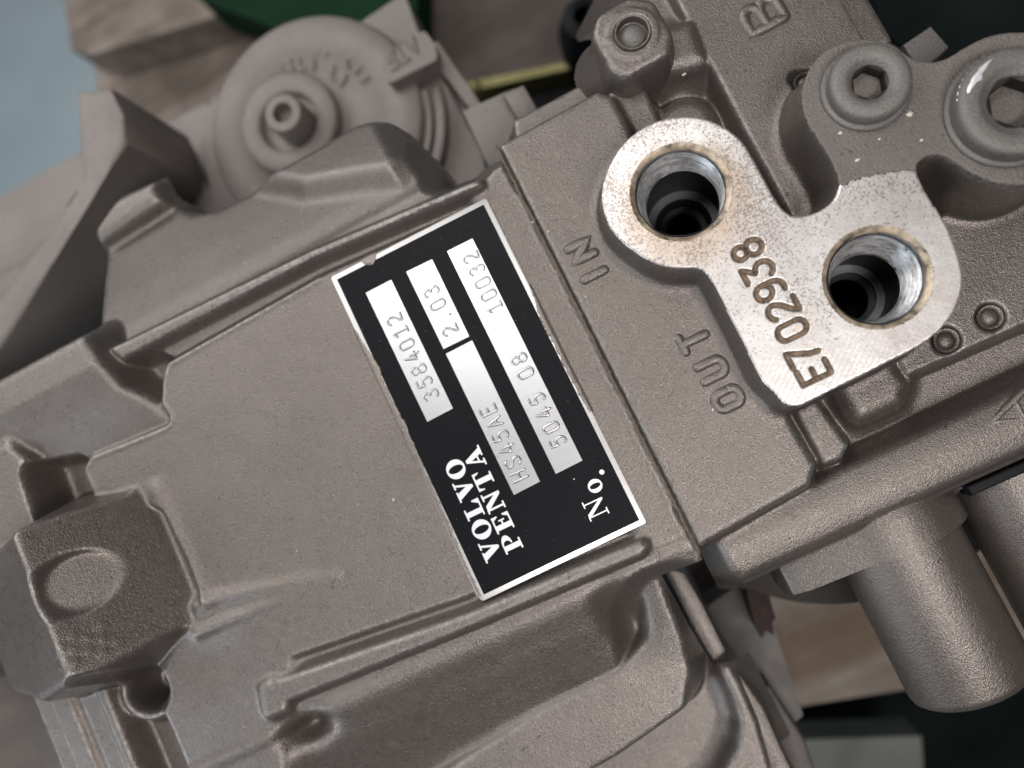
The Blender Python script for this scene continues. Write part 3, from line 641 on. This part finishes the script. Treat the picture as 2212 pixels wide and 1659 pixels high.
# ---- name plate
PLATE = 'nameplate'
plate_px = [(714, 599), (1050, 427), (1397, 1129), (1040, 1300)]
pq = [P(*q, .4) for q in plate_px]
PZ = .42
npl = prism(PLATE, fillet(pq, .8, 3), -.2, PZ, M['alu_dull'], gear, .08)
npl['label'] = 'silver-edged black data plate with four silver bars and stamped numbers'
def inset(q, d):
    q = [np.array(p) for p in q]; out = []
    for i in range(4):
        a = q[i-1]-q[i]; b2 = q[(i+1) % 4]-q[i]; a /= np.linalg.norm(a); b2 /= np.linalg.norm(b2); out.append(tuple(q[i]+(a+b2)*d))
    return out
def subdiv(poly, step):
    out = []
    for i in range(len(poly)):
        a = np.array(poly[i]); b2 = np.array(poly[(i+1) % len(poly)]); n = max(1, int(np.linalg.norm(b2-a)/step))
        for k in range(n): out.append(tuple(a+(b2-a)*k/n))
    return out
blk = inset(pq, 1.4)
prism('black_field', blk, PZ-.02, PZ+.03, M['black'], npl)
z2 = lambda pts: zp(1200, 700, 1.58, pts)
z7 = lambda pts: zp(1200, 1600, 1.58, pts)
bars = [z2([(415, 745), (577, 662), (967, 1475), (805, 1560)]), z2([(672, 612), (835, 533), (1070, 1020), (908, 1100)]),
        z2([(922, 1130), (1088, 1045)])+z7([(1517, 515), (1352, 600)]), z2([(930, 482), (1090, 402)])+z7([(1785, 382), (1617, 467)])]
bar_o = []
for q in bars:
    o = prism('silver_bar', [P(*p, PZ) for p in q], PZ, PZ+.06, M['alu'], npl); bar_o.append(o)
ZB = PZ+.06
def stamp(txt, u0, u1, par, hgt=4.2, w=.62):
    a = np.array(P(*u0, ZB)); b2 = np.array(P(*u1, ZB)); n = len(txt)
    for k, ch in enumerate(txt):
        if ch == ' ': continue
        c = a+(b2-a)*(k/(n-1) if n > 1 else 0)
        strokes('stamped_character', ch, c, hgt, w, emboss_prof(.40), ZB, M['stamp'], npl, wide=.98, jit=.03)
stamp('3584012', (930, 853), (852, 690), 0)
stamp('2.03', (972, 713), (932, 630), 1)
stamp('HS45AE', (1121, 1027), (1054, 886), 2, 4.3)
stamp('10032', (1068, 664), (1017, 556), 3)
stamp('08', (1135, 806), (1121, 775), 3)
stamp('5045', (1205, 954), (1160, 862), 3)
# printed words in slab serif
def O_(w_, inner, n=36): return ('ring', w_, inner)
SL = {
 'V': (.98, [[(.10, .95), (.44, .95), (.66, .20), (.58, 0), (.47, 0)], [(.545, .0), (.60, .0), (.90, .95), (.79, .95), (.60, .35)], [(0, 1), (.53, 1), (.53, .91), (0, .91)], [(.66, 1), (1.0, 1), (1.0, .91), (.66, .91)]]),
 'O': (.96, 'ring'),
 'L': (.86, [[(.14, .05), (.40, .05), (.40, .95), (.14, .95)], [(0, 0), (.86, 0), (.86, .09), (0, .09)], [(0, 1), (.56, 1), (.56, .91), (0, .91)], [(.62, .08), (.86, .08), (.86, .40), (.79, .40)]]),
 'P': (.86, [[(.12, .05), (.37, .05), (.37, .95), (.12, .95)], [(0, 0), (.52, 0), (.52, .09), (0, .09)], [(0, 1), (.50, 1), (.50, .91), (0, .91)], 'bowl']),
 'E': (.84, [[(.12, .05), (.37, .05), (.37, .95), (.12, .95)], [(0, 0), (.82, 0), (.82, .09), (0, .09)], [(0, 1), (.80, 1), (.80, .91), (0, .91)], [(.62, .08), (.82, .08), (.82, .36), (.76, .36)], [(.62, .92), (.80, .92), (.80, .66), (.74, .66)], [(.36, .46), (.56, .46), (.56, .55), (.36, .55)], [(.52, .34), (.59, .34), (.59, .67), (.52, .67)]]),
 'N': (.98, [[(.12, .05), (.22, .05), (.22, .95), (.12, .95)], [(.76, .0), (.86, .0), (.86, .95), (.76, .95)], [(.10, .98), (.40, .98), (.86, .14), (.86, 0), (.72, 0)], [(0, 0), (.34, 0), (.34, .09), (0, .09)], [(.64, 1), (.98, 1), (.98, .91), (.64, .91)], [(0, 1), (.2, 1), (.2, .91), (0, .91)]]),
 'T': (.88, [[(.31, .05), (.57, .05), (.57, .95), (.31, .95)], [(.18, 0), (.70, 0), (.70, .09), (.18, .09)], [(0, 1), (.88, 1), (.88, .91), (0, .91)], [(0, .92), (.14, .92), (.05, .64), (0, .64)], [(.88, .92), (.74, .92), (.83, .64), (.88, .64)]]),
 'A': (1.0, [[(.10, .05), (.20, .05), (.46, .80), (.50, 1), (.42, 1)], [(.40, 1), (.56, 1), (.90, .05), (.60, .05), (.40, .78)], [(0, 0), (.33, 0), (.33, .09), (0, .09)], [(.48, 0), (1.0, 0), (1.0, .09), (.48, .09)], [(.24, .28), (.64, .28), (.64, .37), (.24, .37)]]),
 'o': (.66, 'ringo'), '.': (.3, 'dot'),
 'Nl': (.98, [[(.14, .05), (.20, .05), (.20, .95), (.14, .95)], [(.78, .0), (.84, .0), (.84, .95), (.78, .95)], [(.10, .98), (.32, .98), (.84, .12), (.84, 0), (.76, 0)], [(0, 0), (.32, 0), (.32, .06), (0, .06)], [(.66, 1), (.98, 1), (.98, .94), (.66, .94)], [(0, 1), (.2, 1), (.2, .94), (0, .94)]]),
}
def slab(ch, centre, hgt, kx=1.0):
    w_, pieces = SL[ch]; bm = bmesh.new()
    T = lambda gx, gy, z: ((centre[0]-(gy-.5)*hgt)*MM, (centre[1]+(gx-w_/2)*hgt*kx)*MM, z*MM)
    zc = PZ+.045
    def ring(cx_, cy_, ro_x, ro_y, ri_x, ri_y, a0=0, a1=360, n=36):
        V = []
        for k in range(n+1):
            a = math.radians(a0+(a1-a0)*k/n); V.append((bm.verts.new(T(cx_+ro_x*math.cos(a), cy_+ro_y*math.sin(a), zc)), bm.verts.new(T(cx_+ri_x*math.cos(a), cy_+ri_y*math.sin(a), zc))))
        for k in range(n): bm.faces.new((V[k][0], V[k+1][0], V[k+1][1], V[k][1]))
    if pieces == 'ring': ring(.48, .5, .48, .53, .19, .42)
    elif pieces == 'ringo': ring(.33, .33, .33, .35, .13, .28)
    elif pieces == 'dot':
        bm.faces.new([bm.verts.new(T(.15+.12*math.cos(a*math.pi/8), .1+.12*math.sin(a*math.pi/8), zc)) for a in range(16)])
    else:
        for i, q in enumerate(pieces):
            z_ = zc+i*.006
            if q == 'bowl': zc = z_; ring(.44, .715, .42, .285, .16, .20, -92, 92, 20); continue
            bm.faces.new([bm.verts.new(T(x, y, z_)) for x, y in q])
    bmesh.ops.recalc_face_normals(bm, faces=bm.faces[:])
    for f in bm.faces:
        if f.normal.z < 0: f.normal_flip()
    me = bpy.data.meshes.new('printed_letter'); bm.to_mesh(me); bm.free(); return link('printed_letter', me, M['print'], npl)
def word(txt, u0, u1, hgt, kx=1.0):
    a = np.array(P(*u0, PZ)); b2 = np.array(P(*u1, PZ)); n = len(txt)
    ws = [SL[t][0]+.07 for t in txt]; pos = [0]
    for k in range(1, n): pos.append(pos[-1]+(ws[k-1]+ws[k])/2)
    for t, p in zip(txt, pos): slab(t, a+(b2-a)*p/pos[-1], hgt, kx)
word('VOLVO', z7([(1205, 950)])[0], z7([(985, 438)])[0], 5.0, 1.10)
word('PENTA', z7([(1335, 900)])[0], z7([(1102, 368)])[0], 5.0, 1.12)
for t, q in (('Nl', (1868, 682)), ('o', (1845, 552)), ('.', (1860, 478))): slab(t, P(*z7([q])[0], PZ), 5.4 if t != 'o' else 5.4, 1.0)
# paint that creeps over the plate's edge: an irregular flap on the left and right sides
def ragged(p0, p1, inner, outer, step=.8, amp=.55, z=PZ+.055, keep=None):
    a = np.array(p0); b2 = np.array(p1); d = (b2-a); L = np.linalg.norm(d); d /= L; nrm = np.array([-d[1], d[0]]); n = int(L/step)
    V = []; acc = 0
    for k in range(n+1):
        t = k/n; acc = acc*.7+random.uniform(-amp, amp)*.6; off = inner(t)+acc+random.uniform(-.12, .12)
        p = a+d*L*t; q = p+nrm*off; o_ = p+nrm*outer
        V += [(*o_, z-.9), (*(p-nrm*.25), z-.05), (*((p*.5+q*.5)), z+.05), (*(q-nrm*.12), z+.03), (*q, z-.06)]
    Fs = [(5*k+j, 5*k+j+1, 5*k+j+6, 5*k+j+5) for k in range(n) for j in range(4)]
    return mesh_py('overpaint', V, Fs, M['edge_paint'], npl, True)
# left edge runs from TL to BL; inward is +x
TL, TR, BR, BL = [np.array(p) for p in pq]
L0 = TL+(BL-TL)*.17
ragged(L0, TL+(BL-TL)*.985, lambda t: .10+1.35*min(1, t*9)*(1 if t < .52 else max(.35, 1-(t-.52)*1.8)), -1.0, .6, .45)
R0 = BR+(TR-BR)*.30
ragged(BR+(TR-BR)*.33, BR+(TR-BR)*.72, lambda t: .35+1.0*math.sin(math.pi*t)**.7, -.8, .6, .4)
ragged(TR+(TL-TR)*.70, TR+(TL-TR)*.80, lambda t: 2.1*math.sin(math.pi*t)**.6, -1.2, .35, .25)
def chipset(name, pts, m, z, r0, parent, seed):
    """tiny crumbs lying on a surface, one mesh of stuff"""
    rr = random.Random(seed); V = []; Fs = []
    for (x, y, zz_, r_) in pts:
        b0 = len(V); k = 5; a0 = rr.random()*6; st = rr.uniform(1, 1.9)
        for j in range(k):
            a = a0+2*math.pi*j/k; V.append((x+r_*st*math.cos(a)*rr.uniform(.6, 1), y+r_*math.sin(a)*rr.uniform(.6, 1), zz_-.02))
        V.append((x, y, zz_+r_*.7)); Fs += [(b0+j, b0+(j+1) % k, b0+5) for j in range(k)]
    o = mesh_py(name, V, Fs, m, parent); return o

# ---- far end of the gearbox: adapter plate with the oil filter cover
ZC = -82.0
far = lambda pts, z: PL(pts, z)
plate_out = [(430, 300), (470, 215), (560, 165), (690, 108), (850, 0), (872, -20), (900, 60), (930, 120), (1042, 335), (1060, 420), (980, 720), (520, 720), (470, 470)]
o = prism('adapter_plate', fillet(far(plate_out, -90.5), 6), -125, -90.5, M['paint_far'], gear, 2.5)
o = prism('adapter_plate', fillet(far([(270, 300), (450, 215), (560, 130), (640, 250), (700, 700), (480, 700), (390, 480), (300, 400)], -103), 7), -125, -103, M['paint_far'], gear, 3)
# round cover
cc = (678, 266); c = P(*cc, -84)
Rr = lambda rp, z=-84: RR(*cc, z, rp)
cov = lathe('filter_cover', [(Rr(230), -98), (Rr(230), -87), (Rr(226), -85), (Rr(220), -84), (Rr(150), -84), (Rr(146), -85.2), (Rr(60), -85.2), (.01, -85.2)], c, None, M['paint_far'], gear, 96, 60)
cov['label'] = 'round cover with raised lettering, out of focus behind the housing'
c0 = P(622, 262, -80)
lathe('boss_ring', [(RR(622, 262, -80, 106), -86), (RR(622, 262, -80, 104), -80.5), (RR(622, 262, -80, 99), -79.6), (RR(622, 262, -80, 66), -79.6), (RR(622, 262, -80, 61), -80.3), (RR(622, 262, -80, 58), -84), (.01, -84)], c0, None, M['paint_far'], cov, 72, 60)
cp = P(610, 243, -69); rp_ = RR(610, 243, -69, 40)
plug = lathe('socket_plug', [(rp_*1.05, -84), (rp_, -70.3), (rp_*.94, -69.2), (rp_*.84, -69), (rp_*.52, -69)], cp, None, M['paint_far'], cov, 64, 40)
V = []; Fs = []
for z_ in (-69.2, -75):
    for k in range(6): a = k*math.pi/3+.25; V.append((cp[0]+rp_*.58*math.cos(a), cp[1]+rp_*.58*math.sin(a), z_))
Fs = [(k, (k+1) % 6, 6+(k+1) % 6, 6+k) for k in range(6)]+[(6, 7, 8, 9, 10, 11)]
plug.data.polygons[-1].use_smooth = False
mesh_py('hexagon_socket', V, Fs, M['paint_far'], plug)
tab = prism('cover_tab', fillet(far([(828, 152), (838, 182), (945, 128), (940, 98), (918, 66), (885, 78)], -76), 2.2), -92, -76, M['paint_far'], cov, 1.5)
for ch, uv in zip('ATF', [(893, 102), (868, 117), (845, 132)]):
    strokes('cast_letter', ch, P(*uv, -76), 6.6, 1.3, emboss_prof(.9), -76, M['paint_far'], cov, rd=(-1, -.1), upd=(.1, -1))
k = 0
for rad, txt in ((168, 'IL ITF LIT'), (128, 'ITLI LI')):
    for i, ch in enumerate(txt):
        if ch not in G: ch = {'D': 'O', 'R': 'A', 'P': 'F', 'C': 'O'}.get(ch, 'I')
        a = math.radians(112-i*(8.5 if rad == 168 else 11)); px = (650+rad*math.cos(a), 264-rad*math.sin(a)); q = P(*px, -84)
        d = np.array(q)-np.array(c); d /= np.linalg.norm(d)
        if txt[i] != ' ': strokes('cast_letter', ch, q, 4.6, 1.3, emboss_prof(.34), -84.3, M['paint_far'], cov, rd=(d[1], -d[0]), upd=(d[0], d[1]))
# steps right of the cover
bar('adapter_step', [(1000, 240), (1090, 200), (1120, 190), (1150, 240), (1170, 330), (1060, 370)], -80, -52, 'paint_far', 1.5)
bar('adapter_step', [(1085, 205), (1130, 180), (1165, 240), (1120, 262)], -54, -44, 'paint_far', 1.5)
bar('adapter_rib', [(918, 105), (945, 90), (1040, 228), (1030, 245), (1015, 235)], -98, -84, 'paint_far', .8)
for (r0_, r1_, zt_) in ((242, 254, -86.5), (264, 284, -84.5)):
    pts_a = [P(cc[0]+r0_*math.cos(math.radians(t)), cc[1]-r0_*math.sin(math.radians(t)), zt_) for t in range(-48, 22, 5)]
    pts_b = [P(cc[0]+r1_*math.cos(math.radians(t)), cc[1]-r1_*math.sin(math.radians(t)), zt_) for t in range(17, -53, -5)]
    prism('cover_lip', pts_a+pts_b, -98, zt_, M['paint_far'], cov, 1.0)
# lifting arm at the left
arm = bar('lever_arm', [(162, 191), (200, 196), (239, 190), (267, 246), (270, 308), (239, 362), (191, 444), (113, 570), (0, 745), (-100, 880), (-160, 840), (0, 640), (55, 564), (120, 475), (164, 410), (180, 384), (171, 342)], -92, -44, 'paint_far', 2)
arm['label'] = 'pale angled bracket arm reaching down the left side'
bar('slot', [(144, 444), (166, 412), (171, 416), (150, 449)], -52.5, -51.7, 'void', .0, None, arm)
bar('hole', [(44, 600), (62, 575), (90, 570), (110, 578), (80, 605), (60, 650)], -79, -75, 'void', .0, None, gear)
bar('bell_housing', [(-200, 500), (0, 425), (190, 318), (260, 280), (420, 330), (520, 470), (480, 700), (300, 800), (-200, 1100)], -150, -112, 'paint_far', 3)
bar('bell_housing', [(-100, 640), (60, 560), (180, 500), (330, 330), (400, 330), (480, 440), (470, 640), (250, 760), (-60, 980)], -125, -96, 'paint_far', 3)
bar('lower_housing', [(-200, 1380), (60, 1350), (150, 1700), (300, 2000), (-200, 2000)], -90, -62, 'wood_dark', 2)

# ================================================================ SURROUNDINGS
def thing(name, pts, z0, z1, m, label, cat, bev=2, group=None):
    o = prism(name, PL(pts, z1), z0, z1, M[m], None, bev); o['label'] = label; o['category'] = cat
    if group: o['group'] = group
    return o
def box(name, u, ang, lx, ly, z0, z1, m, label, cat, bev=2):
    c = np.array(P(*u, z1)); a = math.radians(ang); d = np.array([math.cos(a), math.sin(a)]); n = np.array([-d[1], d[0]])
    q = [tuple(c+d*sx_*lx/2+n*sy_*ly/2) for sx_, sy_ in ((-1, -1), (1, -1), (1, 1), (-1, 1))]
    o = prism(name, q, z0, z1, M[m], None, bev); o['label'] = label; o['category'] = cat; return o
fl_ = prism('floor', rect(-3000, 3000, -3000, 3000), -620, -600, M['floor'], None); fl_['kind'] = 'structure'
thing('timber_beam', [(128, -60), (155, 108), (200, 118), (500, 25), (900, -120), (900, -400), (128, -400)], -330, -230, 'wood', 'pale weathered timber beam at the top left corner', 'timber', 3)
thing('timber_beam', [(205, 120), (210, 210), (235, 330), (700, 330), (900, 60), (560, 20), (380, 60)], -380, -262, 'wood', 'lower weathered timber behind the round cover, beside the green crate', 'timber', 3)
thing('green_crate', [(400, -60), (432, 0), (570, 50), (690, 118), (720, 130), (900, 20), (900, -200), (400, -200)], -240, -205, 'green', 'dark green plastic crate corner at the top edge', 'crate', 3)
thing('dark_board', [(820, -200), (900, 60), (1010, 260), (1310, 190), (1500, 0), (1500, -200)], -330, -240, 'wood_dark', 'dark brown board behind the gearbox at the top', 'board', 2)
thing('metal_strip', [(1008, 178), (1300, 118), (1300, 133), (1020, 195)], -226, -205, 'brass', 'thin yellow plated strip with a bright glint, under the dark board', 'strip', 1.5)
gl = lathe('glint_bead', [(.01, -203), (1.6, -203.5), (2.8, -205), (3.1, -207), (2.6, -210)], P(1030, 184, -205), None, M['brass'], None, 24, 180); gl['label'] = 'small shiny yellow bead added to make the glint on the plated strip'; gl['category'] = 'knob'  # bead added to catch the lamps as the strip's glint
thing('dark_hollow', [(1005, 196), (1305, 135), (1400, 300), (1100, 400)], -236, -222, 'blackplastic', 'black sheet standing in for the shade under the yellow strip', 'panel', 1)  # black sheet painted as the shade of the hollow
kn = lathe('black_knob', [(RR(1258, 50, -170, 62), -220), (RR(1258, 50, -170, 60), -185), (RR(1258, 50, -170, 46), -172), (RR(1258, 50, -170, 22), -170), (RR(1258, 50, -170, 18), -190), (.01, -190)], P(1262, 55, -180), None, M['blackplastic'], None, 48)
kn['label'] = 'round black plastic knob behind the boss at the top edge'; kn['category'] = 'knob'
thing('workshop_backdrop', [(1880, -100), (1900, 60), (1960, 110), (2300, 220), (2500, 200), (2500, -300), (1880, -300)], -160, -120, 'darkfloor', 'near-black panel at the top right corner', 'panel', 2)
o = bar('square_block', [(1950, 96), (2012, 54), (2052, 100), (1990, 160)], -40, -20, 'paint_bolt', 1); 
bar('web', [(1830, -60), (1870, 60), (1930, 85), (1990, 120), (2010, 118), (2080, 220), (1900, 260), (1790, 60), (1780, -60)], -50, -24, 'paint', 3)
# pallet under the valve
thing('pallet_board', [(1560, 1180), (2300, 1000), (2400, 1420), (1560, 1552)], -215, -180, 'wood_warm', 'warm brown pallet board seen between the flange and the cylinder', 'board', 2)
thing('pallet_board', [(1560, 1604), (1990, 1590), (2010, 1900), (1500, 1900)], -262, -236, 'greyboard', 'grey-green board in the shade at the bottom edge', 'board', 2)
thing('dark_ground', [(1300, 1500), (2600, 1300), (2700, 2200), (1200, 2200)], -330, -300, 'darkfloor', 'ground in the lower right corner, coloured black for its shade', 'ground', 2)  # near-black colour carries the darkness of this corner
# crumbs on the casting
pts = []
for (u, w_, z_, r_) in [(1185, 500, .6, .35), (1150, 480, .6, .3), (1265, 640, .6, .28), (1540, 885, .6, .45), (1460, 730, .6, .3), (850, 1080, .2, .45), (640, 1190, .2, .2), (1010, 1350, 1.5, .2), (1355, 855, .6, .2), (1240, 1035, .6, .25), (1715, 385, -14, .8), (610, 665, .2, .25), (1100, 1245, .3, .2), (1620, 490, FACE+.1, .2), (1965, 247, FACE+.1, .9), (1815, 287, FACE+.1, .5), (1853, 345, FACE+.1, .5), (1990, 303, FACE+.1, .35), (1900, 300, FACE+.1, .3), (1478, 160, -6, .5)]:
    x, y = P(u, w_, z_); pts.append((x, y, z_, r_))
rr_ = random.Random(5)
for _ in range(110): x, y = rr_.uniform(1, 30), rr_.uniform(-30, 80); pts.append((x, y, .36, rr_.uniform(.05, .13)))
for _ in range(70): x, y = rr_.uniform(-110, -60), rr_.uniform(-15, 70); pts.append((x, y, .02, rr_.uniform(.05, .11)))
for _ in range(120): x, y = rr_.uniform(-57, -10), rr_.uniform(-23, 72); pts.append((x, y, PZ+.03, rr_.uniform(.04, .09)))
grit = []
fx0, fx1, fy0, fy1 = 56, 125, 14, 66; gx = np.array([rr_.uniform(fx0, fx1) for _ in range(900)], np.float32); gy = np.array([rr_.uniform(fy0, fy1) for _ in range(900)], np.float32)
gs = polysd(face_poly, gx, gy); ge = yb(gx)
for x, y, d_, e_ in zip(gx, gy, gs, ge):
    if d_ < -.8 and y > e_+.3 and math.hypot(x-c1[0], y-c1[1]) > R1+1.1 and math.hypot(x-c2[0], y-c2[1]) > R2+1.1:
        grit.append((float(x), float(y), FACE+.04, rr_.choice([.08, .1, .12, .14, .2, .34])))
for _ in range(260): grit.append((rr_.uniform(60, 94), rr_.uniform(34, 96), -4.97, rr_.choice([.08, .1, .13, .18])))
o = chipset('grit', grit, M['paint_bolt'], 0, .2, None, 9); o['label'] = 'grey grit lying round the socket screws and on the plate with the letter B'; o['category'] = 'grit'; o['kind'] = 'stuff'
o = chipset('dust_crumbs', pts, M['dust'], 0, .2, None, 3); o['label'] = 'pale dust crumbs scattered over the castings and plate'; o['category'] = 'dust'; o['kind'] = 'stuff'
